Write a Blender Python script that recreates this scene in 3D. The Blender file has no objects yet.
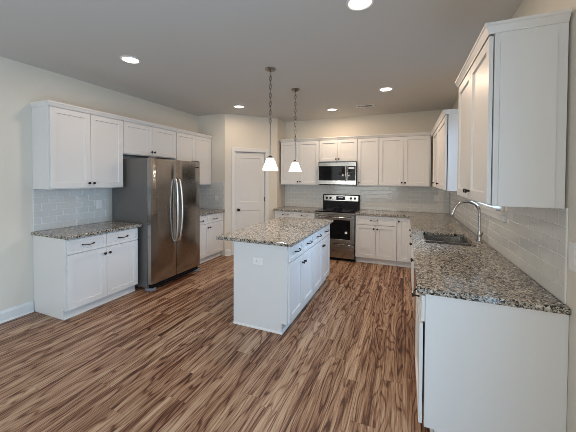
import bpy, bmesh, math
from mathutils import Vector, Matrix
S = bpy.context.scene
COL = S.collection
PI = math.pi

# ------------------------------------------------------------------ camera
cam_d = bpy.data.cameras.new('camera')
cam = bpy.data.objects.new('camera', cam_d); COL.objects.link(cam)
FPX, YAW, PITCH, ROLL, CY = 282.9, .3928, -.019, .0048, 183.58
cam_d.sensor_width = 36; cam_d.lens = FPX / 576 * 36
cam_d.shift_y = -(216 - CY) / 576
cam_d.clip_start = .05
S.cycles.filter_width = .8
S.cycles.use_adaptive_sampling = False
S.cycles.denoising_prefilter = 'NONE'
S.cycles.sample_clamp_indirect = 4.0
fw = Vector((-math.sin(YAW) * math.cos(PITCH), math.cos(YAW) * math.cos(PITCH), math.sin(PITCH)))
rt = Vector((math.cos(YAW), math.sin(YAW), 0)); up = rt.cross(fw)
r2 = rt * math.cos(ROLL) + up * math.sin(ROLL); u2 = up * math.cos(ROLL) - rt * math.sin(ROLL)
m = Matrix((r2, u2, -fw)).transposed().to_4x4(); m.translation = (0, 0, 1.539)
cam.matrix_world = m
S.camera = cam

# ------------------------------------------------------------------ world, daylight, exposure
W = bpy.data.worlds.new('sky'); S.world = W; W.use_nodes = True
wb = W.node_tree.nodes['Background']; wb.inputs[0].default_value = (.62, .78, 1.0, 1); wb.inputs[1].default_value = 1.0
S.view_settings.view_transform = 'Standard'; S.view_settings.look = 'None'
S.view_settings.gamma = 1; S.view_settings.use_curve_mapping = False
S.view_settings.exposure = 0.15
CAN_W, PEND_W = 9.5, 13.0
WARM = (1.0, .76, .55); PENDC = (1.0, .90, .80)
def area(name, loc, rot, sx, sy, power, col):
    d = bpy.data.lights.new(name, 'AREA'); d.shape = 'RECTANGLE'; d.size = sx; d.size_y = sy
    d.energy = power; d.color = col
    o = bpy.data.objects.new(name, d); COL.objects.link(o); o.location = loc; o.rotation_euler = rot
    return o
# daylight through the sink window and an added, unseen patio door and rear window
area('added_patio_daylight', (.98, -.7, 1.05), (0, PI / 2, 0), 2.0, 2.5, 108, (.40, .69, 1.0))
area('added_rear_daylight', (-2.0, -3.73, 1.35), (PI / 2, 0, 0), 3.2, 1.9, 88, (0.97, 1.0, 0.95))
area('sink_window_daylight', (1.02, 3.23, 1.9), (0, math.radians(56), 0), .98, .70, 11, (.42, .68, 1.0))

bpy.data.lights['sink_window_daylight'].spread = math.radians(72)

# ------------------------------------------------------------------ dimensions
WL, WR, WB, WF, CE = -3.925, .752, 5.862, -3.6, 2.80

# ------------------------------------------------------------------ materials
def mat(name):
    m = bpy.data.materials.new(name); m.use_nodes = True
    return m, m.node_tree, m.node_tree.nodes['Principled BSDF']
def nd(t, kind, **kw):
    n = t.nodes.new(kind)
    for k, v in kw.items():
        if k.startswith('i_'):
            key = k[2:]; n.inputs[int(key) if key.isdigit() else key].default_value = v
        else: setattr(n, k, v)
    return n
def L(t, a, b): t.links.new(a, b)
def mth(t, op, a, b=None, c=None):
    n = t.nodes.new('ShaderNodeMath'); n.operation = op
    for i, v in enumerate((a, b, c)):
        if v is None: continue
        if isinstance(v, (int, float)): n.inputs[i].default_value = v
        else: L(t, v, n.inputs[i])
    return n.outputs[0]
def ramp(t, fac, stops, interp='LINEAR'):
    n = t.nodes.new('ShaderNodeValToRGB'); n.color_ramp.interpolation = interp
    e = n.color_ramp.elements
    while len(e) < len(stops): e.new(.5)
    for k, (p, c) in enumerate(stops): e[k].position = p; e[k].color = (*c, 1)
    L(t, fac, n.inputs[0]); return n.outputs[0]
def mixc(t, fac, a, b, mode='MIX'):
    n = t.nodes.new('ShaderNodeMix'); n.data_type = 'RGBA'; n.blend_type = mode
    for sock, v in ((n.inputs[0], fac), (n.inputs[6], a), (n.inputs[7], b)):
        if isinstance(v, (int, float)): sock.default_value = v
        elif isinstance(v, tuple): sock.default_value = (*v, 1)
        else: L(t, v, sock)
    return n.outputs[2]
def paint(name, col, rough=.5, bump=.0, scale=300, spec=.5, metal=0):
    m, t, p = mat(name)
    tc = nd(t, 'ShaderNodeTexCoord')
    nz = nd(t, 'ShaderNodeTexNoise', i_Scale=scale, i_Detail=2.0); L(t, tc.outputs['Object'], nz.inputs['Vector'])
    c = mixc(t, nz.outputs[0], tuple(x * .97 for x in col), tuple(min(1, x * 1.03) for x in col))
    L(t, c, p.inputs['Base Color'])
    p.inputs['Roughness'].default_value = rough; p.inputs['Metallic'].default_value = metal
    p.inputs['Specular IOR Level'].default_value = spec
    if bump:
        b = nd(t, 'ShaderNodeBump', i_Strength=bump, i_Distance=.002); L(t, nz.outputs[0], b.inputs['Height']); L(t, b.outputs[0], p.inputs['Normal'])
    return m
M_WALL = paint('wall_paint', (.69, .64, .555), .55, .15, 400)
M_CEIL = paint('ceiling_paint', (.60, .595, .575), .75, .2, 250)
M_TRIM = paint('trim_paint', (.72, .715, .70), .35)
M_CAB = paint('cabinet_paint', (.70, .69, .675), .38)
M_DOORP = paint('door_paint', (.68, .67, .645), .4)
M_BRONZE = paint('dark_bronze', (.035, .03, .028), .35, metal=.8)
M_BLACK = paint('black_enamel', (.010, .010, .011), .25, spec=.10)
M_GLASSBLK = paint('black_glass', (.006, .006, .008), .05, spec=.10)
M_FSIDE = paint('dark_grey_steel', (.105, .10, .095), .42, .2, 500)
M_GREYPL = paint('grey_plastic', (.20, .22, .25), .45)
M_PLATE = paint('plate_plastic', (.80, .79, .77), .35)
M_SLOT = paint('outlet_slots', (.05, .05, .05), .5)
M_CHROME = paint('brushed_nickel', (.42, .405, .385), .16, metal=1)
M_HANDLE = paint('satin_silver', (.70, .69, .67), .32, metal=1)
M_WHITE = paint('plain_white', (.9, .9, .9), .5)
M_NICKEL = paint('aged_nickel', (.30, .275, .25), .25, metal=1)
M_GREYLINE = paint('window_screen_mesh', (.10, .10, .11), .3)

def steel(name, col, rough, axis):
    m, t, p = mat(name)
    tc = nd(t, 'ShaderNodeTexCoord'); mp = nd(t, 'ShaderNodeMapping')
    sc = {'z': (400, 400, 3), 'x': (3, 400, 400), 'y': (400, 3, 400)}[axis]
    mp.inputs['Scale'].default_value = sc
    L(t, tc.outputs['Object'], mp.inputs[0])
    nz = nd(t, 'ShaderNodeTexNoise', i_Scale=1.0, i_Detail=3.0); L(t, mp.outputs[0], nz.inputs['Vector'])
    L(t, mixc(t, nz.outputs[0], tuple(c * .9 for c in col), tuple(min(1, c * 1.1) for c in col)), p.inputs['Base Color'])
    p.inputs['Metallic'].default_value = 1
    L(t, mth(t, 'MULTIPLY_ADD', nz.outputs[0], .12, rough - .06), p.inputs['Roughness'])
    b = nd(t, 'ShaderNodeBump', i_Strength=.015, i_Distance=.001); L(t, nz.outputs[0], b.inputs['Height'])
    wv = nd(t, 'ShaderNodeTexNoise', i_Scale=3.5, i_Detail=0.0); L(t, tc.outputs['Object'], wv.inputs['Vector'])
    b2 = nd(t, 'ShaderNodeBump', i_Strength=.35, i_Distance=.012); L(t, wv.outputs[0], b2.inputs['Height']); L(t, b.outputs[0], b2.inputs['Normal'])
    L(t, b2.outputs[0], p.inputs['Normal'])
    return m
M_STEEL = steel('brushed_stainless_upright', (.36, .335, .31), .17, 'z')
M_STEELH = steel('brushed_stainless_sideways', (.34, .325, .305), .18, 'x')
M_SINK = steel('sink_stainless', (.55, .54, .52), .22, 'y')

def granite():
    m, t, p = mat('speckled_granite')
    tc = nd(t, 'ShaderNodeTexCoord')
    nz0 = nd(t, 'ShaderNodeTexNoise', i_Scale=60.0, i_Detail=2.0); L(t, tc.outputs['Object'], nz0.inputs['Vector'])
    off = nd(t, 'ShaderNodeVectorMath', operation='MULTIPLY_ADD')
    L(t, nz0.outputs['Color'], off.inputs[0]); off.inputs[1].default_value = (.006, .006, .006); L(t, tc.outputs['Object'], off.inputs[2])
    def cells(scale):
        v = nd(t, 'ShaderNodeTexVoronoi', i_Scale=scale); L(t, off.outputs[0], v.inputs['Vector'])
        q = nd(t, 'ShaderNodeSeparateColor'); L(t, v.outputs['Color'], q.inputs[0]); return q
    big, med, fine = cells(84.0), cells(125.0), cells(210.0)
    cf = ramp(t, fine.outputs[1], [(0, (.02, .018, .016)), (.20, (.23, .195, .155)), (.45, (.38, .34, .285)), (.75, (.54, .51, .46))], 'CONSTANT')
    cm = ramp(t, med.outputs[0], [(0, (.010, .009, .009)), (.22, (.10, .075, .055)), (.32, (.36, .315, .26)), (.60, (.51, .48, .43)), (.90, (.66, .65, .62))], 'CONSTANT')
    cbg = ramp(t, big.outputs[0], [(0, (.008, .008, .009)), (.42, (.11, .085, .065)), (.55, (.45, .39, .31)), (.85, (.68, .65, .60))], 'CONSTANT')
    c = mixc(t, mth(t, 'LESS_THAN', fine.outputs[2], .45), cm, cf)
    c = mixc(t, mth(t, 'LESS_THAN', big.outputs[2], .30), c, cbg)
    c = mixc(t, 1.0, c, (.83, .82, .80), 'MULTIPLY')
    L(t, c, p.inputs['Base Color'])
    p.inputs['Specular IOR Level'].default_value = .65
    p.inputs['Roughness'].default_value = .12
    return m
M_GRAN = granite()

def planks():
    m, t, p = mat('wood_plank_floor')
    tc = nd(t, 'ShaderNodeTexCoord'); sp = nd(t, 'ShaderNodeSeparateXYZ'); L(t, tc.outputs['Object'], sp.inputs[0])
    x, y = sp.outputs[0], sp.outputs[1]
    wd, ln = .152, 1.22
    cx = mth(t, 'DIVIDE', x, wd); ix = mth(t, 'FLOOR', cx)
    wn = nd(t, 'ShaderNodeTexWhiteNoise', noise_dimensions='1D'); L(t, ix, wn.inputs['W'])
    cyy = mth(t, 'ADD', mth(t, 'DIVIDE', y, ln), mth(t, 'MULTIPLY', wn.outputs[0], 7.0)); iy = mth(t, 'FLOOR', cyy)
    cb = nd(t, 'ShaderNodeCombineXYZ'); L(t, ix, cb.inputs[0]); L(t, iy, cb.inputs[1])
    pid = nd(t, 'ShaderNodeTexWhiteNoise', noise_dimensions='2D'); L(t, cb.outputs[0], pid.inputs['Vector'])
    # grain coordinates, shifted per plank
    def gcoord(sx, sy):
        g = nd(t, 'ShaderNodeCombineXYZ')
        L(t, mth(t, 'MULTIPLY', x, sx), g.inputs[0]); L(t, mth(t, 'MULTIPLY', y, sy), g.inputs[1])
        L(t, mth(t, 'MULTIPLY', pid.outputs[0], 40.0), g.inputs[2]); return g.outputs[0]
    n1 = nd(t, 'ShaderNodeTexNoise', i_Scale=1.0, i_Detail=6.0, i_Roughness=.62, i_Distortion=.5); L(t, gcoord(20, .6), n1.inputs['Vector'])
    n2 = nd(t, 'ShaderNodeTexNoise', i_Scale=1.0, i_Detail=3.0, i_Roughness=.7); L(t, gcoord(150, 5.0), n2.inputs['Vector'])
    n3 = nd(t, 'ShaderNodeTexNoise', i_Scale=1.0, i_Detail=1.0); L(t, gcoord(8.5, 1.1), n3.inputs['Vector'])
    # cathedral figure: contour bands of a slow noise
    bands = mth(t, 'SINE', mth(t, 'MULTIPLY', n3.outputs[0], 68.0))
    bands = mth(t, 'MULTIPLY_ADD', bands, .5, .5)
    g = mth(t, 'ADD', mth(t, 'MULTIPLY', n1.outputs[0], .58), mth(t, 'MULTIPLY', n2.outputs[0], .40))
    g = mth(t, 'ADD', g, mth(t, 'MULTIPLY', mth(t, 'POWER', bands, 5.0), -.095))
    g = mth(t, 'ADD', g, mth(t, 'MULTIPLY_ADD', pid.outputs[0], .045, -.02))
    c = ramp(t, g, [(.365, (.055, .017, .008)), (.42, (.165, .070, .037)), (.48, (.305, .172, .102)), (.59, (.52, .37, .25))])
    fx = mth(t, 'FRACT', cx); fy = mth(t, 'FRACT', cyy)
    ex = mth(t, 'MINIMUM', fx, mth(t, 'SUBTRACT', 1.0, fx)); ey = mth(t, 'MINIMUM', fy, mth(t, 'SUBTRACT', 1.0, fy))
    seam = mth(t, 'MAXIMUM', mth(t, 'LESS_THAN', ex, .010), mth(t, 'LESS_THAN', ey, .0016))
    c = mixc(t, mth(t, 'MULTIPLY', seam, .22), c, (.05, .028, .017))
    L(t, c, p.inputs['Base Color'])
    L(t, mth(t, 'MULTIPLY_ADD', g, -.25, .52), p.inputs['Roughness'])
    p.inputs['Specular IOR Level'].default_value = .35
    b = nd(t, 'ShaderNodeBump', i_Strength=.12, i_Distance=.002); L(t, g, b.inputs['Height']); L(t, b.outputs[0], p.inputs['Normal'])
    return m
M_FLOOR = planks()

M_TILE = paint('glazed_white_tile', (.63, .62, .59), .12, scale=8)
M_GROUT = paint('pale_grout', (.80, .79, .76), .8)
def emit(name, col, strength):
    m, t, p = mat(name)
    p.inputs['Base Color'].default_value = (.8, .8, .8, 1)
    p.inputs['Emission Color'].default_value = (*col, 1); p.inputs['Emission Strength'].default_value = strength
    return m
M_LENS = emit('lamp_lens', (1, .93, .82), 9.0)
def frosted():
    m, t, p = mat('frosted_glass_shade')
    p.inputs['Base Color'].default_value = (.9, .9, .92, 1); p.inputs['Roughness'].default_value = .3
    p.inputs['Emission Color'].default_value = (.97, .96, 1.0, 1); p.inputs['Emission Strength'].default_value = .35
    tl = nd(t, 'ShaderNodeBsdfTranslucent'); tl.inputs[0].default_value = (.95, .93, .92, 1)
    mx = nd(t, 'ShaderNodeMixShader'); mx.inputs[0].default_value = .45
    L(t, p.outputs[0], mx.inputs[1]); L(t, tl.outputs[0], mx.inputs[2]); L(t, mx.outputs[0], t.nodes['Material Output'].inputs[0])
    return m
M_SHADE = frosted()
M_BULB = emit('bulb_glow', (1, .9, .75), 4.0)
M_DISPLAY = emit('lit_display', (.25, .45, .8), .12)
def glass():
    m, t, p = mat('window_glass')
    t.nodes.remove(p); out = t.nodes['Material Output']
    tr = nd(t, 'ShaderNodeBsdfTransparent'); gl = nd(t, 'ShaderNodeBsdfGlossy', i_Roughness=.02)
    mx = nd(t, 'ShaderNodeMixShader'); mx.inputs[0].default_value = .07
    L(t, tr.outputs[0], mx.inputs[1]); L(t, gl.outputs[0], mx.inputs[2]); L(t, mx.outputs[0], out.inputs[0])
    return m
M_PANE = glass()

# ------------------------------------------------------------------ mesh helpers
class MB:
    def __init__(s): s.bm = bmesh.new()
    def box(s, x0, x1, y0, y1, z0, z1):
        v = [s.bm.verts.new((x, y, z)) for x in (x0, x1) for y in (y0, y1) for z in (z0, z1)]
        for q in ((0, 1, 3, 2), (4, 6, 7, 5), (0, 4, 5, 1), (2, 3, 7, 6), (0, 2, 6, 4), (1, 5, 7, 3)): s.bm.faces.new([v[i] for i in q])
        return s
    def rings(s, rings, cap0=True, cap1=True, closed=True):
        vs = [[s.bm.verts.new(p) for p in r] for r in rings]; n = len(vs[0])
        for a, b in zip(vs, vs[1:]):
            for i in range(n if closed else n - 1):
                j = (i + 1) % n; s.bm.faces.new((a[i], a[j], b[j], b[i]))
        if cap0: s.bm.faces.new(vs[0][::-1])
        if cap1: s.bm.faces.new(vs[-1])
        return s
    def lathe(s, prof, c=(0, 0, 0), axis='z', n=24, cap0=True, cap1=True):
        R = []
        for r, h in prof:
            ring = []
            for k in range(n):
                a = 2 * PI * k / n; u, w = r * math.cos(a), r * math.sin(a)
                ring.append({'z': (c[0] + u, c[1] + w, c[2] + h), 'y': (c[0] + u, c[1] - h, c[2] + w), 'x': (c[0] + h, c[1] + u, c[2] + w)}[axis])
            R.append(ring)
        return s.rings(R, cap0, cap1)
    def tube(s, pts, r, n=10):
        pts = [Vector(p) for p in pts]; R = []; prev = None
        for i, p in enumerate(pts):
            d = (pts[min(i + 1, len(pts) - 1)] - pts[max(i - 1, 0)]).normalized()
            a = prev if prev is not None else (Vector((0, 0, 1)) if abs(d.z) < .9 else Vector((1, 0, 0)))
            a = (a - d * a.dot(d)).normalized(); prev = a; b = d.cross(a)
            rr = r[i] if isinstance(r, (list, tuple)) else r
            R.append([p + (a * math.cos(2 * PI * k / n) + b * math.sin(2 * PI * k / n)) * rr for k in range(n)])
        return s.rings(R)
    def cells(s, us, vs, hole, f0, f1, mp):
        """a slab cut on a grid, cells for which hole(i, j) is true left out; mp(u, v, w) -> xyz"""
        V = {}
        def vt(i, j, k):
            if (i, j, k) not in V: V[i, j, k] = s.bm.verts.new(mp(us[i], vs[j], (f0, f1)[k]))
            return V[i, j, k]
        ok = lambda i, j: 0 <= i < len(us) - 1 and 0 <= j < len(vs) - 1 and not hole(i, j)
        for i in range(len(us) - 1):
            for j in range(len(vs) - 1):
                if not ok(i, j): continue
                for k in (0, 1): s.bm.faces.new([vt(i, j, k), vt(i + 1, j, k), vt(i + 1, j + 1, k), vt(i, j + 1, k)])
                for (di, dj, a, b) in ((-1, 0, (0, 0), (0, 1)), (1, 0, (1, 0), (1, 1)), (0, -1, (0, 0), (1, 0)), (0, 1, (0, 1), (1, 1))):
                    if not ok(i + di, j + dj):
                        s.bm.faces.new([vt(i + a[0], j + a[1], 0), vt(i + b[0], j + b[1], 0), vt(i + b[0], j + b[1], 1), vt(i + a[0], j + a[1], 1)])
        return s
    def sweep(s, path, prof):
        """prof: closed list of (offset to the right of travel, z) swept along a plan path with mitred corners"""
        P = [Vector(p) for p in path]; R = []
        for i, p in enumerate(P):
            d0 = (p - P[i - 1]).normalized() if i else None
            d1 = (P[i + 1] - p).normalized() if i < len(P) - 1 else None
            n0 = Vector((d0.y, -d0.x)) if d0 else None; n1 = Vector((d1.y, -d1.x)) if d1 else None
            if n0 and n1: nn = (n0 + n1); nn = nn / (1 + n0.dot(n1))
            else: nn = n0 or n1
            R.append([(p.x + nn.x * o, p.y + nn.y * o, z) for o, z in prof])
        return s.rings(R)
    def make(s, name, material, parent=None, loc=None, smooth=False, bevel=0):
        bmesh.ops.remove_doubles(s.bm, verts=s.bm.verts, dist=1e-6) if smooth else None
        bmesh.ops.recalc_face_normals(s.bm, faces=s.bm.faces)
        me = bpy.data.meshes.new(name); s.bm.to_mesh(me); s.bm.free()
        if smooth:
            me.polygons.foreach_set('use_smooth', [True] * len(me.polygons))
            me.set_sharp_from_angle(angle=math.radians(40))
        me.materials.append(material)
        o = bpy.data.objects.new(name, me); COL.objects.link(o)
        if parent: o.parent = parent
        if loc: o.location = loc
        if bevel:
            b = o.modifiers.new('bevel', 'BEVEL'); b.width = bevel; b.segments = 2; b.limit_method = 'ANGLE'; b.harden_normals = False
        return o
def tag(o, label, cat, group=None):
    o['label'] = label; o['category'] = cat
    if group: o['group'] = group
    return o
def thing(name, label, cat, loc=(0, 0, 0), rot=0, group=None):
    o = bpy.data.objects.new(name, None); COL.objects.link(o); o.empty_display_size = .1
    o.location = loc; o.rotation_euler = (0, 0, rot)
    return tag(o, label, cat, group)
def struct(o): o['kind'] = 'structure'; return o
IDENT = lambda u, v, w: (u, v, w)

# ------------------------------------------------------------------ room shell
struct(MB().box(WL - .15, WR + .15, WF - .15, WB + .15, -.1, 0).make('floor', M_FLOOR))
struct(MB().box(WL - .15, WR + .15, WF - .15, WB + .15, CE, CE + .1).make('ceiling', M_CEIL))
struct(MB().box(WL - .15, WL, WF, WB + .15, 0, CE).make('wall_left', M_WALL))
struct(MB().box(WL, WR, WB, WB + .15, 0, CE).make('wall_back', M_WALL))
KW = (2.86, 3.60, 1.275, 2.30)          # window over the sink: y0 y1 z0 z1
PD = (-2.0, .6, 0, 2.1)                 # patio door added unseen behind the camera to bring in daylight
ys = [WF, PD[0], PD[1], KW[0], KW[1], WB + .15]; zs = [0, KW[2], PD[3], KW[3], CE]
struct(MB().cells(ys, zs, lambda i, j: (i == 1 and j in (0, 1)) or (i == 3 and j in (1, 2)), WR, WR + .15, lambda u, v, w: (w, u, v)).make('wall_right', M_WALL))
RW = (-3.6, -.4, .45, 2.3)  # rear window, unseen, added for its daylight
struct(MB().cells([WL - .15, RW[0], RW[1], WR + .15], [0, RW[2], RW[3], CE], lambda i, j: i == 1 and j == 1, WF - .15, WF, lambda u, v, w: (u, w, v)).make('wall_front', M_WALL))

# pantry: a wall facing the camera, a diagonal wall with the door, a short side wall
PY, PX, PSX = 4.665, -3.269, -2.50
PLEN = (PSX - PX) * math.sqrt(2)
struct(MB().box(WL, PX, PY, PY + .1, 0, CE).make('wall_pantry_left', M_WALL))
struct(MB().box(PSX - .1, PSX, PY + PSX - PX, WB, 0, CE).make('wall_pantry_right', M_WALL))
DO = (.19, .832, 2.075)
o = MB().cells([0, DO[0], DO[1], PLEN], [0, DO[2], CE], lambda i, j: i == 1 and j == 0, 0, .1, lambda u, v, w: (u, w, v)).make('wall_pantry', M_WALL)
o.location = (PX, PY, 0); o.rotation_euler = (0, 0, PI / 4); struct(o)
d1 = bpy.data.objects.new('door_1', None); COL.objects.link(d1); struct(d1); d1.location = (PX, PY, 0); d1.rotation_euler = (0, 0, PI / 4)
def panel_front(b, x0, x1, z0, z1, yf, yb, wins, rec=.01, bev=.006):
    """a slab from yf (front) to yb with recessed rectangular panels (x0,x1,z0,z1) in its front"""
    us = sorted({x0, x1, *[w[0] for w in wins], *[w[1] for w in wins]}); vs = sorted({z0, z1, *[w[2] for w in wins], *[w[3] for w in wins]})
    inside = lambda i, j: any(w[0] <= us[i] < w[1] and w[2] <= vs[j] < w[3] for w in wins)
    b.cells(us, vs, inside, yf, yb, lambda u, v, w: (u, w, v))
    for w in wins:
        r0 = [(w[0], yf, w[2]), (w[1], yf, w[2]), (w[1], yf, w[3]), (w[0], yf, w[3])]
        r1 = [(w[0] + bev, yf + rec, w[2] + bev), (w[1] - bev, yf + rec, w[2] + bev), (w[1] - bev, yf + rec, w[3] - bev), (w[0] + bev, yf + rec, w[3] - bev)]
        b.rings([r0, r1], False, True)
    return b
s0, s1, dz = DO
leaf = panel_front(MB(), s0 + .018, s1 - .018, .012, dz - .02, .022, .057, [(s0 + .105, s1 - .105, 1.055, dz - .13), (s0 + .105, s1 - .105, .24, .88)], .009, .012).make('door_leaf', M_DOORP, d1)
MB().box(s0, s0 + .014, 0, .1, 0, dz).box(s1 - .014, s1, 0, .1, 0, dz).box(s0, s1, 0, .1, dz - .014, dz).make('jamb', M_TRIM, d1)
cw = .07
MB().cells([s0 - cw, s0 + .006, s1 - .006, s1 + cw], [0, dz - .006, dz + cw], lambda i, j: i == 1 and j == 0, -.018, -.001, lambda u, v, w: (u, w, v)).make('casing', M_TRIM, d1, bevel=.005)
MB().lathe([(.026, 0), (.026, .006), (.011, .010), (.010, .035), (.026, .045), (.028, .058), (.020, .068), (.0, .070)], (s0 + .075, .022, .90), 'y', 20).make('door_knob', M_BRONZE, leaf, smooth=True)
for hz in (.22, 1.10, 1.83):
    MB().lathe([(.008, -.045), (.008, .045)], (s1 - .016, .014, hz), 'z', 10).make('hinge', M_BRONZE, d1, smooth=True)
BBH = .125
def baseboard(name, loc, rot, ln):
    b = MB().sweep([(0, 0), (ln, 0)], [(.001, 0), (.014, 0), (.014, BBH - .03), (.009, BBH - .012), (.006, BBH), (.001, BBH)])
    o = b.make(name, M_TRIM); o.location = loc; o.rotation_euler = (0, 0, rot)
    struct(o)
    MB().sweep([(0, 0), (ln, 0)], [(.0145, 0), (.026, 0), (.024, .010), (.0145, .018)]).make('shoe_moulding', M_TRIM, o)
    return o
baseboard('baseboard_left', (WL, WF, 0), PI / 2, 1.853 - WF)
baseboard('baseboard_pantry', (PX, PY, 0), PI / 4, s0 - cw - .002)
baseboard('baseboard_pantry_right', (PX + (s1 + cw) * .7071, PY + (s1 + cw) * .7071, 0), PI / 4, PLEN - s1 - cw)
baseboard('baseboard_right', (WR, 1.79, 0), -PI / 2, 1.79 - PD[1] - .01)

# window over the sink
def window_in_x(name, y0, y1, z0, z1):
    w = bpy.data.objects.new(name, None); COL.objects.link(w); struct(w); w.location = (WR, (y0 + y1) / 2, z0)
    hy = (y1 - y0) / 2; h = z1 - z0
    fr = lambda a, x0, x1: MB().cells([-hy + .002, -hy + a, hy - a, hy - .002], [.002, a, h / 2 - a / 2, h / 2 + a / 2, h - a, h - .002], lambda i, j: i == 1 and j in (1, 3), x0, x1, lambda u, v, q: (q, u, v))
    sash = fr(.045, .06, .10).make('sash_frame', M_TRIM, w)
    MB().box(.078, .082, -hy + .045, hy - .045, .045, h - .045).make('pane', M_PANE, sash)
    MB().box(-.014, -.001, -hy - .055, -hy, .0, h + .07).make('casing', M_TRIM, w)
    MB().box(-.014, -.001, hy, hy + .055, .0, h + .07).make('casing', M_TRIM, w)
    MB().box(-.014, -.001, -hy + .001, hy - .001, h, h + .07).make('casing', M_TRIM, w)
    MB().box(-.045, .058, -hy + .002, hy - .002, -.0, .018).box(-.045, -.001, -hy - .13, hy + .13, -.022, -.0005).make('sill', M_TRIM, w, bevel=.003)
    MB().box(-.030, -.001, -hy - .13, hy + .13, -.075, -.023).make('apron', M_TRIM, w, bevel=.004)
    return w
window_in_x('window_1', *KW)
# patio door and rear window behind the camera, unseen, added to let daylight in
w = bpy.data.objects.new('added_patio_door', None); COL.objects.link(w); struct(w); w.location = (WR, PD[0], 0)
MB().cells([.002, .07, 1.27, 1.33, 2.53, 2.598], [.002, .09, 2.03, 2.098], lambda i, j: i in (1, 3) and j == 1, .05, .10, lambda u, v, q: (q, u, v)).make('door_frame', M_TRIM, w)
MB().box(.072, .078, .07, 1.27, .09, 2.03).make('pane', M_PANE, w); MB().box(.072, .078, 1.33, 2.53, .09, 2.03).make('pane', M_PANE, w)
w = bpy.data.objects.new('added_rear_window', None); COL.objects.link(w); struct(w); w.location = (RW[0], WF, RW[2])
MB().cells([.002, .06, 1.57, 1.63, 3.14, 3.198], [.002, .06, 1.79, 1.848], lambda i, j: i in (1, 3) and j == 1, -.10, -.05, lambda u, v, q: (u, q, v)).make('window_frame', M_TRIM, w)
MB().box(.06, 1.57, -.078, -.072, .06, 1.79).make('pane', M_PANE, w); MB().box(1.63, 3.14, -.078, -.072, .06, 1.79).make('pane', M_PANE, w)

# ------------------------------------------------------------------ tile backsplashes
TT = .009
def splash(label, u0, u1, v0, v1, mp, loc, hole=None):
    """glazed subway tiles in running bond standing proud of a grout bed; mp(u, v, depth from wall) -> xyz"""
    b = MB(); TWD, THT, G = .1525, .0775, .0022
    holes = [hole] if hole else []
    us = sorted({u0, u1, *[h[i] for h in holes for i in (0, 1)]}); vs = sorted({v0, v1, *[h[i] for h in holes for i in (2, 3)]})
    inh = lambda u, v: any(h[0] <= u < h[1] and h[2] <= v < h[3] for h in holes)
    b.cells(us, vs, lambda i, j: inh(us[i], vs[j]), .001, .0062, mp)
    ng = len(b.bm.faces)
    row = 0; v = v0
    while v < v1 - .004:
        u = u0 - (TWD / 2 if row % 2 else 0)
        while u < u1 - .004:
            a0, a1, c0, c1 = max(u, u0) + G, min(u + TWD, u1) - G, v + G, min(v + THT, v1) - G
            for h in holes:
                if c0 < h[3] and c1 > h[2] and a0 < h[1] and a1 > h[0]:
                    if a0 >= h[0] and a1 <= h[1] and c0 >= h[2] - .02: a1 = a0
                    elif c0 < h[2] - .02: c1 = min(c1, h[2] - G)
                    elif a0 < h[0]: a1 = min(a1, h[0] - G)
                    elif a1 > h[1]: a0 = max(a0, h[1] + G)
            if a1 - a0 > .006 and c1 - c0 > .006:
                e = .0016
                q = lambda d, k: [mp(a0 + k, c0 + k, d), mp(a1 - k, c0 + k, d), mp(a1 - k, c1 - k, d), mp(a0 + k, c1 - k, d)]
                b.rings([q(.0062, 0), q(TT - .001, 0), q(TT, e)], False, True)
            u += TWD
        v += THT; row += 1
    o = b.make('tile_backsplash', M_GROUT, loc=loc)
    o.data.materials.append(M_TILE)
    o.data.polygons.foreach_set('material_index', [0 if k < ng else 1 for k in range(len(o.data.polygons))])
    return tag(o, label, 'backsplash', 'white subway tile backsplashes')
CT = .914
ONL = lambda u, v, d: (d, u, v)
ONB = lambda u, v, d: (u, -d, v)
ONR = lambda u, v, d: (-d, u, v)
splash('white subway tile backsplash between short left counter and wall cabinet, left of fridge', 0, .90, .001, .483, ONL, (WL, 1.863, CT))
splash('white subway tile backsplash on the left wall beyond the fridge', 0, .885, .001, .483, ONL, (WL, 3.767, CT))
splash('small square of tile with an outlet on wall left of pantry door', 0, .64, .001, .545, ONB, (WL + .011, PY, CT))
splash('long white subway tile backsplash along the back wall behind the range', 0, 3.235, .001, .484, ONB, (PSX + .006, WB, CT))
splash('long white subway tile backsplash on right wall behind sink and faucet', 0, 4.015, .001, .483, ONR, (WR, 1.83, CT), (.89, 1.955, .283, .483))
# ------------------------------------------------------------------ cabinets
RAIL = .058
def knob_at(parent, x, z, y=-.02):
    MB().lathe([(.008, 0), (.006, .010), (.008, .016), (.0145, .019), (.0155, .025), (.010, .030), (0, .031)], (x, y, z), 'y', 14).make('knob', M_BRONZE, parent, smooth=True)
def pull_at(parent, x, z, hw=.062, y=-.02):
    pts = [(x - hw, y, z), (x - hw, y - .012, z), (x - hw * .82, y - .024, z - .002), (x - hw * .4, y - .030, z - .005), (x, y - .032, z - .006),
           (x + hw * .4, y - .030, z - .005), (x + hw * .82, y - .024, z - .002), (x + hw, y - .012, z), (x + hw, y, z)]
    MB().tube(pts, [.008, .006, .0055, .005, .005, .005, .0055, .006, .008], 8).make('pull', M_BRONZE, parent, smooth=True)
def front(root, kind, x0, x1, z0, z1, hw=None, y=0.0):
    g = .0025
    r = RAIL if kind == 'door' else .032
    b = panel_front(MB(), x0 + g, x1 - g, z0 + g, z1 - g, y - .02, y - .001, [(x0 + g + r, x1 - g - r, z0 + g + r, z1 - g - r)], .012, .003)
    o = b.make(kind, M_CAB, root)
    if hw and kind == 'door': knob_at(o, hw[0], hw[1], y - .02)
    if hw and kind == 'drawer': pull_at(o, hw[0], hw[1], y=y - .02)
    return o
BASE_TOP = .877
GB = 'white base cabinets'; GW = 'white wall cabinets'
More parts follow.
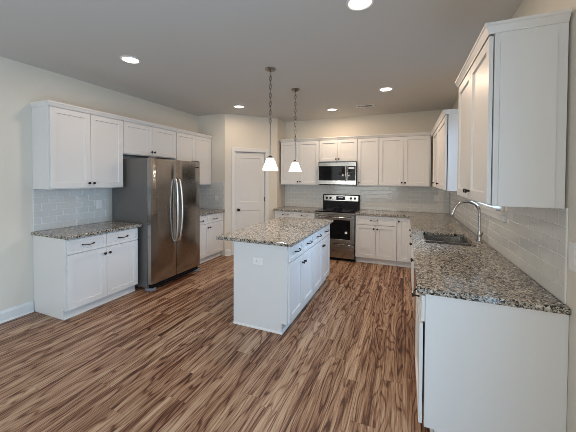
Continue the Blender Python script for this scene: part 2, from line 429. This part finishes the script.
def carcass_base(root, w, depth, toe=.06):
    MB().box(0, w, 0, depth, .1, BASE_TOP).box(0, w, toe, depth, 0, .1).make('carcass', M_CAB, root)
    MB().box(.001, w - .001, toe - .006, toe - .0005, .0, .098).make('toe_kick', M_CAB, root)
    MB().sweep([(.001, toe - .006), (w - .001, toe - .006)], [(.0005, 0), (.013, 0), (.011, .011), (.0005, .019)]).make('shoe_moulding', M_TRIM, root)
def base_cab(label, loc, rot, w, depth, doors, drawers, ajar=0.0):
    t = thing('base_cabinet', label, 'cabinet', loc, rot, GB)
    carcass_base(t, w, depth)
    for (x0, x1, z0, z1, hw) in doors: front(t, 'door', x0, x1, z0, z1, hw, -ajar)
    for (x0, x1, z0, z1, hw) in drawers: front(t, 'drawer', x0, x1, z0, z1, hw)
    return t
DZ, RZ = (.105, .702), (.708, .864)
def pair(x0, x1, z=DZ, kz=.632):
    c = (x0 + x1) / 2; return [(x0, c, *z, (c - .03, kz)), (c, x1, *z, (c + .03, kz))]
DEP = .592
# left wall, near: two drawers over two doors
XF_L = -3.33
bl = base_cab('white base cabinet with two drawers and two doors left of the fridge', (XF_L, 1.863, 0), PI / 2, .872, DEP, pair(.008, .864), [(.008, .436, *RZ, (.222, .788)), (.436, .864, *RZ, (.65, .788))])
MB().box(-.0015, .0, -.0005, DEP, .1, BASE_TOP).make('end_panel', M_CAB, bl)
MB().sweep([(-.0, DEP - .02), (-.0, .062)], [(-.0005, 0), (-.012, 0), (-.010, .010), (-.0005, .016)]).make('shoe_moulding', M_TRIM, bl)
base_cab('white base cabinet beyond the fridge, beside the pantry wall', (XF_L, 3.767, 0), PI / 2, .893, DEP, pair(.008, .885), [(.008, .446, *RZ, (.235, .775)), (.446, .885, *RZ, (.63, .775))])
# back wall
YF_B = 5.268
base_cab('white base cabinet on the back wall left of the range', (-2.472, YF_B, 0), 0, .868, DEP, pair(.008, .86), [(.008, .434, *RZ, (.245, .806)), (.434, .86, *RZ, (.65, .806))])
base_cab('white base cabinet right of the range with one wide drawer over two doors', (-.836, YF_B, 0), 0, .713, DEP, pair(.006, .708, kz=.64), [(.006, .708, *RZ, (.33, .79))])
base_cab('narrow white corner base cabinet with a single tall door and top knob', (-.121, YF_B, 0), 0, .240, DEP, [(.004, .236, .105, .864, (.026, .80))], [])
# right wall run, fronts facing the island
XF_R, DEP_R = .116, .634
br_ = base_cab('white base cabinet nearest the camera, with plain end panel under the long counter', (XF_R, 2.42, 0), -PI / 2, .62, DEP_R, [(.006, .614, *DZ, (.04, .64))], [(.006, .614, *RZ, (.31, .765))], .009)
MB().box(.6205, .622, .002, DEP_R - .012, .1, BASE_TOP).make('end_panel', M_CAB, br_)
base_cab('white sink base cabinet with two doors under the sink', (XF_R, 3.83, 0), -PI / 2, .78, DEP_R, pair(.006, .774), [(.006, .774, *RZ, None)])
base_cab('white base cabinet between the sink and the back corner', (XF_R, 5.225, 0), -PI / 2, 1.39, DEP_R, pair(.5, 1.384), [(.5, .942, *RZ, (.72, .79)), (.942, 1.384, *RZ, (1.163, .79))])
# the sink base has its upper body cut away for the bowls
sb = [o for o in bpy.data.objects if o.get('label', '').startswith('white sink base')][0]
for ch in list(sb.children):
    if ch.name.startswith('carcass'):
        me = ch.data; bpy.data.objects.remove(ch); bpy.data.meshes.remove(me)
MB().box(0, .78, .06, DEP_R, 0, .1).box(0, .78, 0, DEP_R, .1, .65).box(0, .018, 0, DEP_R, .65, BASE_TOP).box(.762, .78, 0, DEP_R, .65, BASE_TOP).box(.018, .762, 0, .018, .65, BASE_TOP).make('carcass', M_CAB, sb)
# dishwasher
t = thing('dishwasher', 'dark dishwasher built in under the long counter before the sink', 'dishwasher', (XF_R, 3.04, 0), -PI / 2)
MB().box(.004, .606, .0, .58, .1, .868).make('tub', M_FSIDE, t)
dd = MB().box(.004, .606, -.028, -.001, .115, .80).make('door', M_GLASSBLK, t, bevel=.004)
MB().box(.004, .606, -.026, -.001, .803, .868).make('control_panel', M_BLACK, t, bevel=.004)
MB().box(.10, .506, -.0285, -.027, .765, .785).make('pocket_handle', M_BLACK, dd)
MB().box(.004, .606, .05, .06, .0, .098).make('toe_kick', M_BLACK, t)

# wall cabinets
UB, UT, CRT = 1.402, 2.326, 2.372
CROWN = [(0, UT - .006), (.004, UT - .006), (.005, UT), (.020, UT + .028), (.025, UT + .032), (.025, CRT), (0, CRT)]
UT_, CRT_ = UT, CRT
def wall_cab(label, loc, rot, w, depth, z0, doors, crown='front', gap=0.0, low=0.0):
    UT, CRT = UT_ - low, CRT_ - low
    doors = [(a, b, c, d - low, h) for a, b, c, d, h in doors]
    t = thing('wall_cabinet', label, 'cabinet', loc, rot, GW)
    MB().box(0, w, 0, depth, z0 - loc[2], UT - loc[2]).make('carcass', M_CAB, t)
    for (x0, x1, zz0, zz1, hw) in doors: front(t, 'door', x0, x1, zz0 - loc[2], zz1 - loc[2], (hw[0], hw[1] - loc[2]) if hw else None, -gap)
    pr = [(o, z - low - loc[2]) for o, z in CROWN]
    f = -.022 - gap
    path = {'front': [(0, f), (w, f)], 'left': [(-.001, depth), (-.001, f), (w, f)], 'right': [(0, f), (w + .001, f), (w + .001, depth)]}[crown]
    c = MB().sweep(path, pr).make('crown_moulding', M_CAB, t)
    MB().box(.001, w - .001, f + .001, depth - .001, UT - loc[2] + .0005, CRT - loc[2] - .001).make('top_board', M_CAB, t)
    return t
DB = (UB + .010, UT - .010)
def upair(x0, x1, z=DB, dk=.055):
    c = (x0 + x1) / 2; return [(x0, c, *z, (c - .028, z[0] + dk)), (c, x1, *z, (c + .028, z[0] + dk))]
XU_L, DU = -3.615, .308
wall_cab('white two-door wall cabinet over the short left counter', (XU_L, 1.864, UB), PI / 2, .880, DU, UB, upair(.006, .874), 'left')
wall_cab('short white two-door wall cabinet above the fridge', (XU_L, 2.746, 1.862), PI / 2, .974, DU, 1.862, upair(.008, .966, (1.872, DB[1])))
wall_cab('white two-door wall cabinet right of the fridge, beside the pantry wall', (XU_L, 3.722, UB), PI / 2, .936, DU, UB, upair(.006, .930))
YU_B, DUB = 5.547, .3045
wall_cab('white two-door wall cabinet left of the microwave', (-2.468, YU_B, UB), 0, .853, DUB, UB, upair(.006, .847), low=.015)
wall_cab('short white two-door wall cabinet above the microwave', (-1.613, YU_B, 1.866), 0, .755, DUB, 1.866, upair(.004, .751, (1.876, DB[1]), .045), low=.015)
wall_cab('narrow single-door white wall cabinet just right of the microwave', (-.856, YU_B, UB), 0, .395, DUB, UB, [(.004, .391, *DB, (.036, DB[0] + .05))], low=.015)
wall_cab('white two-door wall cabinet at the right end of back wall', (-.459, YU_B, UB), 0, .868, DUB, UB, upair(.004, .852), low=.015)
XU_R, DUR = .444, .296
t = wall_cab('white wall cabinet on the right wall beyond the sink window', (XU_R, 5.495, UB), -PI / 2, 1.83, DUR, UB, [], 'right', .008, low=.05)
for x0, x1, kx in ((.28, .935, .50), (.935, 1.824, 1.16)):
    front(t, 'door', x0, x1, DB[0] - UB, DB[1] - .05 - UB, (kx, .075), -.008)
t = wall_cab('large white wall cabinet at the right edge, nearest the camera', (.437, 2.815, UB - .009), -PI / 2, .975, .303, UB - .009, upair(.006, .969, (UB, DB[1])), 'right', .004)
MB().box(.9755, .984, .024, DUR - .035, .003, UT - UB - .045).make('end_panel', M_CAB, t, bevel=.001)

# ------------------------------------------------------------------ kitchen island
IX0, IX1, IY0, IY1 = -1.668, -1.058, 2.54, 4.185
t = thing('kitchen_island', 'white kitchen island cabinet with four drawers and four doors', 'island', (IX1, IY0, 0), PI / 2)
IL, ID = IY1 - IY0, IX1 - IX0
MB().box(0, IL, 0, ID, .1, BASE_TOP).box(0, IL, .062, ID, 0, .1).make('carcass', M_CAB, t)
MB().box(.001, IL - .001, .056, .0615, 0, .098).make('toe_kick', M_CAB, t)
MB().box(-.006, -.0005, .0, ID, .1, BASE_TOP).box(-.006, -.0005, .062, ID, 0, .1).make('end_panel', M_CAB, t)
MB().sweep([(-.006, ID - .002), (-.006, .056), (IL, .056)], [(.0005, 0), (.013, 0), (.011, .011), (.0005, .019)]).make('shoe_moulding', M_TRIM, t)
for k in (0, 1):
    x0 = .02 + k * .807; x1 = x0 + .797
    c = (x0 + x1) / 2
    for q in pair(x0, x1, DZ, .615): front(t, 'door', *q)
    front(t, 'drawer', x0, c, *RZ, ((x0 + c) / 2, .788)); front(t, 'drawer', c, x1, *RZ, ((c + x1) / 2, .788))

# ------------------------------------------------------------------ granite worktops
CB = .879
GC = 'granite worktops'
def counter(label, us, vs, hole):
    cx, cy = (us[0] + us[-1]) / 2, (vs[0] + vs[-1]) / 2
    b = MB().cells([u - cx for u in us], [v - cy for v in vs], hole, 0, CT - CB, IDENT)
    return tag(b.make('granite_countertop', M_GRAN, loc=(cx, cy, CB), bevel=.005), label, 'countertop', GC)
no = lambda i, j: False
counter('short speckled granite countertop left of the fridge', [WL + .002, -3.273], [1.842, 2.758], no)
counter('speckled granite countertop beyond the fridge by the pantry wall', [WL + .002, -3.273], [3.766, PY - .002], no)
counter('speckled granite countertop on the back wall left of the range', [PSX + .002, -1.602], [5.212, WB - .002], no)
counter('large speckled granite top of the kitchen island overhanging its left side', [-1.868, -.995], [2.495, 4.205], no)
SX, SY = (.195, .620), (3.075, 3.715)
counter('long L-shaped speckled granite countertop with the sink along right wall', [-.838, .072, SX[0], SX[1], WR - .002], [1.782, SY[0], SY[1], 5.212, WB - .002], lambda i, j: (i == 0 and j < 3) or (i == 2 and j == 1))

# sink and faucet
t = thing('kitchen_sink', 'double-bowl stainless sink set under the long right counter', 'sink', ((SX[0] + SX[1]) / 2, (SY[0] + SY[1]) / 2, CB))
def bowl(y0, y1, depth):
    hx = (SX[1] - SX[0]) / 2 + .004; r = .045; z = -.0015
    def rr(x0, x1, ya, yb, rad, zz, n=5):
        P = []
        for cx, cy, a0 in ((x1 - rad, yb - rad, 0), (x0 + rad, yb - rad, 90), (x0 + rad, ya + rad, 180), (x1 - rad, ya + rad, 270)):
            for k in range(n + 1):
                a = math.radians(a0 + 90 * k / n); P.append((cx + rad * math.cos(a), cy + rad * math.sin(a), zz))
        return P
    e = .016
    R = [rr(-hx - .0, hx + .0, y0, y1, .02, z), rr(-hx + .012, hx - .012, y0 + .012, y1 - .012, r, z), rr(-hx + .018, hx - .018, y0 + .018, y1 - .018, r, -depth + .03),
         rr(-hx + .05, hx - .05, y0 + .05, y1 - .05, r, -depth), rr(-.03, .03, (y0 + y1) / 2 - .03, (y0 + y1) / 2 + .03, .029, -depth - .004)]
    b = MB().rings(R, False, True)
    o = b.make('bowl', M_SINK, t, smooth=True)
    sol = o.modifiers.new('thick', 'SOLIDIFY'); sol.thickness = .0015; sol.offset = 0
    MB().lathe([(.040, 0), (.040, .003), (.030, .004), (.028, .001), (0, .001)], (0, (y0 + y1) / 2, -depth), 'z', 20).make('drain', M_CHROME, t, smooth=True)
H = (SY[1] - SY[0]) / 2
bowl(-H - .004, -.030, .19); bowl(-.025, H + .004, .19)
fx, fy = .690, 3.33
t = thing('faucet', 'tall chrome gooseneck faucet behind the sink', 'faucet', (fx, fy, CT + .0005))
MB().lathe([(.030, 0), (.030, .006), (.024, .010), (.021, .05), (.020, .085), (.0155, .10), (.0155, .105)], (0, 0, 0), 'z', 20).make('base', M_CHROME, t, smooth=True)
pts = [(0, 0, .10), (0, 0, .25)]
R_ = .112
for k in range(1, 17):
    a = PI * k / 16 * .90; pts.append((-R_ + R_ * math.cos(a), 0, .285 + R_ * math.sin(a)))
lx, lz = pts[-1][0], pts[-1][2]
pts.append((lx - .010, 0, lz - .03))
MB().tube(pts, .0138, 12).make('spout', M_CHROME, t, smooth=True)
ca, sa = math.cos(PI * .9 + PI / 2), math.sin(PI * .9 + PI / 2)
MB().tube([(lx - .009, 0, lz - .028), (lx - .022, 0, lz - .068), (lx - .024, 0, lz - .078)], [.0155, .018, .015], 14).make('spray_head', M_CHROME, t, smooth=True)
MB().tube([(0, -.018, .065), (0, -.045, .068), (.004, -.075, .085), (.006, -.10, .115)], [.012, .010, .007, .006], 10).make('handle', M_CHROME, t, smooth=True)

# ------------------------------------------------------------------ refrigerator
FY0, FY1, FXF, FXB = 2.790, 3.762, -3.128, WL + .03
t = thing('refrigerator', 'tall side-by-side stainless refrigerator with dark grey sides', 'refrigerator', (FXF, FY0, 0), PI / 2)
FW = FY1 - FY0; FD = FXF - FXB
MB().box(0, FW, .085, FD, .035, 1.80).make('cabinet', M_FSIDE, t, bevel=.004)
spx = .452
for x0, x1, hx, nm in ((0.0, spx - .003, spx - .045, 'l'), (spx + .003, FW, spx + .045, 'r')):
    b = MB()
    n = 8; rows = []
    for z in (.095, 1.798):
        row = []
        for k in range(n + 1):
            u = k / n; e = min(u, 1 - u) * (x1 - x0)
            yy = -.0 + (.012 * (1 - min(1, e / .03)) ** 2)
            row.append((x0 + u * (x1 - x0), yy, z))
        rows.append([*row, (x1, .078, z), (x0, .078, z)])
    b.rings(rows)
    dr = b.make('door', M_STEEL, t, smooth=True)
    sgn = -1 if nm == 'l' else 1
    hp = []
    for k in range(17):
        u = k / 16; bow = math.sin(PI * u)
        hp.append((hx - sgn * .012 * (1 - bow), -.018 - .048 * bow ** .6, .61 + u * .905))
    hp = [(hp[0][0], .002, hp[0][2])] + hp + [(hp[-1][0], .002, hp[-1][2])]
    MB().tube(hp, .0125, 12).make('handle', M_HANDLE, dr, smooth=True)
    if nm == 'r': MB().box(FW - .115, FW - .04, -.0025, .0005, 1.70, 1.712).make('badge', M_BLACK, dr)
MB().box(.03, FW - .03, .03, .085, .03, .088).make('base_grille', M_BLACK, t)
for x0, x1 in ((-.008, .085), (FW - .085, FW + .004)):
    MB().box(x0, x1, .01, .12, .001, .033).make('foot', M_GREYPL, t, bevel=.006)
for x0 in (.03, FW - .10):
    MB().box(x0, x0 + .07, .0, .10, 1.7985, 1.815).make('hinge_cover', M_FSIDE, t, bevel=.004)
MB().box(.0, FW, .0785, .0845, .1, 1.775).make('door_gasket', M_BLACK, t)

# ------------------------------------------------------------------ range
RX0, RX1 = -1.598, -.842
t = thing('range', 'stainless electric range with black glass oven door', 'stove', (RX0, 5.225, 0))
RWD = RX1 - RX0
MB().box(0, RWD, .03, .62, .03, .900).make('body', M_BLACK, t)
MB().box(.0, RWD, .0, .565, .9005, .918).make('cooktop', M_GLASSBLK, t, bevel=.004)
for cx, cy, r in ((.20, .16, .10), (.56, .16, .08), (.20, .42, .075), (.56, .42, .10)):
    MB().lathe([(r, 0), (r, .0006), (r - .006, .0006), (r - .006, 0)], (cx, cy, .9182), 'z', 28, False, False).make('burner_ring', M_GREYPL, t)
MB().box(.0, RWD, -.006, .029, .862, .900).make('front_trim', M_STEELH, t, bevel=.004)
od = MB().cells([.004, .085, RWD - .085, RWD - .004], [.325, .405, .765, .858], lambda i, j: i == 1 and j == 1, -.012, .028, lambda u, v, q: (u, q, v)).make('oven_door', M_STEELH, t, bevel=.003)
MB().box(.085, RWD - .085, -.009, .02, .405, .765).make('oven_window', M_GLASSBLK, od)
MB().lathe([(.024, 0), (.024, .001), (0, .001)], (.60, -.0095, .535), 'y', 20).make('round_white_disc', M_WHITE, od)  # small round white disc on the oven window
MB().tube([(.05, -.012, .815), (.05, -.05, .815), (.07, -.06, .815), (RWD - .07, -.06, .815), (RWD - .05, -.05, .815), (RWD - .05, -.012, .815)], .011, 10).make('handle', M_STEELH, od, smooth=True)
wd_ = MB().box(.004, RWD - .004, -.010, .028, .055, .315).make('warming_drawer', M_STEELH, t, bevel=.004)
MB().box(.02, RWD - .02, .04, .06, .001, .05).make('kick_plate', M_BLACK, t)
bgd = MB().box(0, RWD, .566, .624, .9005, 1.205).make('backguard', M_BLACK, t, bevel=.008)
cp = MB().box(.022, RWD - .022, .556, .5655, 1.075, 1.192).make('control_panel', M_STEELH, bgd, bevel=.003)
MB().box(.285, .470, .553, .5558, 1.098, 1.172).make('display', M_GLASSBLK, bgd)
MB().box(.335, .42, .552, .5528, 1.138, 1.162).make('clock', M_DISPLAY, bgd)
for kx in (.085, .165, .585, .665):
    MB().lathe([(.024, 0), (.024, .006), (.019, .010), (.017, .028), (.0, .029)], (kx, .5558, 1.135), 'y', 18).make('control_knob', M_BLACK, bgd, smooth=True)

# ------------------------------------------------------------------ microwave
t = thing('microwave', 'stainless over-the-range microwave with black glass door', 'microwave', (-1.608, 5.445, 1.418))
MW, MH = .748, .440
MB().box(0, MW, .024, .408, 0, MH).make('body', M_BLACK, t, bevel=.004)
dx = .575
d_ = MB().cells([.002, .045, dx - .055, dx], [.004, .085, MH - .085, MH - .006], lambda i, j: i == 1 and j == 1, -.004, .023, lambda u, v, q: (u, q, v)).make('door', M_STEELH, t, bevel=.003)
MB().box(.018, dx - .03, -.0065, -.0045, .080, MH - .078).make('door_glass', M_GLASSBLK, d_)
pn = MB().cells([dx + .003, dx + .012, MW - .012, MW - .002], [.004, .085, MH - .085, MH - .006], lambda i, j: i == 1 and j == 1, -.004, .023, lambda u, v, q: (u, q, v)).make('control_panel', M_STEELH, t, bevel=.002)
MB().box(dx + .008, MW - .010, -.0065, -.0045, .080, MH - .078).make('panel_glass', M_GLASSBLK, pn)
MB().box(dx + .03, MW - .035, -.0075, -.0067, MH - .135, MH - .10).make('clock', M_DISPLAY, pn)
MB().tube([(dx - .022, -.005, .075), (dx - .022, -.035, .08), (dx - .022, -.042, .10), (dx - .022, -.042, MH - .10), (dx - .022, -.035, MH - .08), (dx - .022, -.005, MH - .075)], .010, 10).make('handle', M_CHROME, d_, smooth=True)
MB().box(.02, MW - .02, .03, .40, -.012, -.0005).make('vent_grille', M_BLACK, t)

# ------------------------------------------------------------------ outlets and switches
def outlet(label, loc, rot, horizontal=False, w=.072, h=.118, switch=False):
    t = thing('light_switch' if switch else 'electrical_outlet', label, 'switch' if switch else 'outlet', loc, rot, None if switch else 'white electrical outlets')
    if horizontal: w, h = h, w
    MB().box(-w / 2, w / 2, -.007, -.0006, -h / 2, h / 2).make('cover_plate', M_PLATE, t, bevel=.002)
    for s in (-1, 1):
        ox, oz = (s * .02, 0) if horizontal else (0, s * .02)
        f = MB().box(ox - .014, ox + .014, -.009, -.0062, oz - .015, oz + .015).make('rocker' if switch else 'socket', M_PLATE, t, bevel=.002)
        if not switch:
            b = MB()
            for q in (-.006, .006):
                if horizontal: b.box(ox - .005, ox + .005, -.0095, -.0088, oz + q - .0012, oz + q + .0012)
                else: b.box(ox + q - .0012, ox + q + .0012, -.0095, -.0088, oz - .005, oz + .005)
            b.make('slots', M_SLOT, f)
    return t
outlet('white electrical outlet set sideways on the end of the kitchen island', (-1.372, IY0 - .0065, .694), 0, True)
outlet('white outlet on the tile over the short left counter', (WL + TT, 2.612, 1.168), PI / 2)
outlet('white outlet on the tile left of the pantry door', (-3.464, PY - TT, 1.137), 0)
outlet('white outlet on the back wall tile just right of the range', (-.271, WB - TT, 1.192), 0)
outlet('white outlet on the back wall tile near the right corner', (.536, WB - TT, 1.188), 0)
outlet('white wall plate at right edge of photo, past the tile', (WR, 1.765, 1.17), -PI / 2, w=.075, h=.135, switch=True)

# ------------------------------------------------------------------ ceiling: cans, vent, pendants
def can(label, x, y, k=1.0):
    t = thing('recessed_light', label, 'ceiling light', (x, y, CE), 0, 'recessed ceiling lights')
    MB().lathe([(.078, -.0005), (.100, -.0005), (.099, -.006), (.084, -.010), (.076, -.004)], (0, 0, 0), 'z', 32, False, False).make('trim_ring', M_PLATE, t, smooth=True)
    MB().lathe([(.077, -.002), (.06, -.0045), (0, -.005)], (0, 0, 0), 'z', 28, False, False).make('lens', M_LENS, t, smooth=True)
    d = bpy.data.lights.new('lamp', 'AREA'); d.shape = 'DISK'; d.size = .13; d.energy = CAN_W * k; d.color = WARM; d.spread = math.radians(180)
    o = bpy.data.objects.new('lamp', d); COL.objects.link(o); o.parent = t; o.location = (0, 0, -.012)
can('recessed ceiling light at left, above the short left counter', -2.729, 2.17, .70)
can('recessed ceiling light in front of the pantry door', -2.725, 4.302, .62)
can('recessed ceiling light above the range', -1.253, 5.112, 1.05)
can('recessed ceiling light between vent and right wall cabinets, over the aisle', -.265, 4.224, 1.2)
can('large bright recessed ceiling light at the top edge, nearest the camera', -.313, 2.084, .9)
t = thing('ceiling_vent', 'small white louvred air vent in the ceiling above the range aisle', 'vent', (-.66, 5.065, CE))
MB().cells([-.15, -.125, .125, .15], [-.075, -.05, .05, .075], lambda i, j: i == 1 and j == 1, -.008, -.0005, IDENT).make('vent_frame', M_PLATE, t, bevel=.002)
MB().box(-.124, .124, -.049, .049, -.003, -.0008).make('duct_opening', M_SLOT, t)
for k in range(7):
    y = -.043 + k * .0143
    MB().rings([[(x, y - .004, -.009), (x, y - .003, -.0095), (x, y + .004, -.0040), (x, y + .003, -.0035)] for x in (-.124, .02)]).make('louvre', M_PLATE, t)
def pendant(label, x, y, zrod):
    t = thing('pendant_light', label, 'pendant lamp', (x, y, CE), 0, 'pendant lights over the island')
    MB().lathe([(.062, -.0005), (.063, -.006), (.055, -.018), (.020, -.028), (.008, -.034), (0, -.036)], (0, 0, 0), 'z', 24).make('canopy', M_NICKEL, t, smooth=True)
    b = MB(); z = -.034; k = 0; zr = zrod - CE
    while z - .05 > zr - .02:
        ring = []
        for i in range(14):
            a = 2 * PI * i / 14; u, w_ = .014 * math.cos(a), .030 * math.sin(a)
            ring.append((u if k % 2 else 0, 0 if k % 2 else u, z - .027 + w_))
        ring.append(ring[0]); b.tube(ring, .0036, 6); z -= .049; k += 1
    b.make('chain', M_NICKEL, t, smooth=True)
    MB().tube([(.004 * math.sin(k * 1.3), .004 * math.cos(k * 1.3), -.03 + (zr + .03) * k / 20) for k in range(21)], .0018, 6).make('cord', M_NICKEL, t, smooth=True)
    bot = 1.629 - CE; top = bot + .142
    MB().tube([(0, 0, zr), (0, 0, top + .022)], .0058, 10).make('rod', M_NICKEL, t, smooth=True)
    MB().lathe([(.008, top + .030), (.016, top + .026), (.030, top + .014), (.036, top + .004), (.036, top - .002)], (0, 0, 0), 'z', 20, True, True).make('socket_cap', M_NICKEL, t, smooth=True)
    o = MB().lathe([(.030, top - .001), (.042, top - .002), (.044, top - .022), (.050, top - .026), (.069, top - .080), (.092, bot + .004), (.096, bot)], (0, 0, 0), 'z', 32, False, False).make('glass_shade', M_SHADE, t, smooth=True)
    s_ = o.modifiers.new('thick', 'SOLIDIFY'); s_.thickness = .004; s_.offset = -1
    MB().lathe([(0, bot + .042), (.018, bot + .047), (.026, bot + .065), (.020, bot + .09), (.013, top - .01), (0, top - .006)], (0, 0, 0), 'z', 16, False, False).make('bulb', M_BULB, t, smooth=True)
    d = bpy.data.lights.new('lamp', 'POINT'); d.energy = PEND_W; d.color = PENDC; d.shadow_soft_size = .03
    l = bpy.data.objects.new('lamp', d); COL.objects.link(l); l.parent = t; l.location = (0, 0, bot + .02)
pendant('pendant light over the near end of the island, left in photo', -1.45, 2.957, 2.166)
pendant('pendant light over the far end of the island, right in photo', -1.452, 3.768, 2.084)
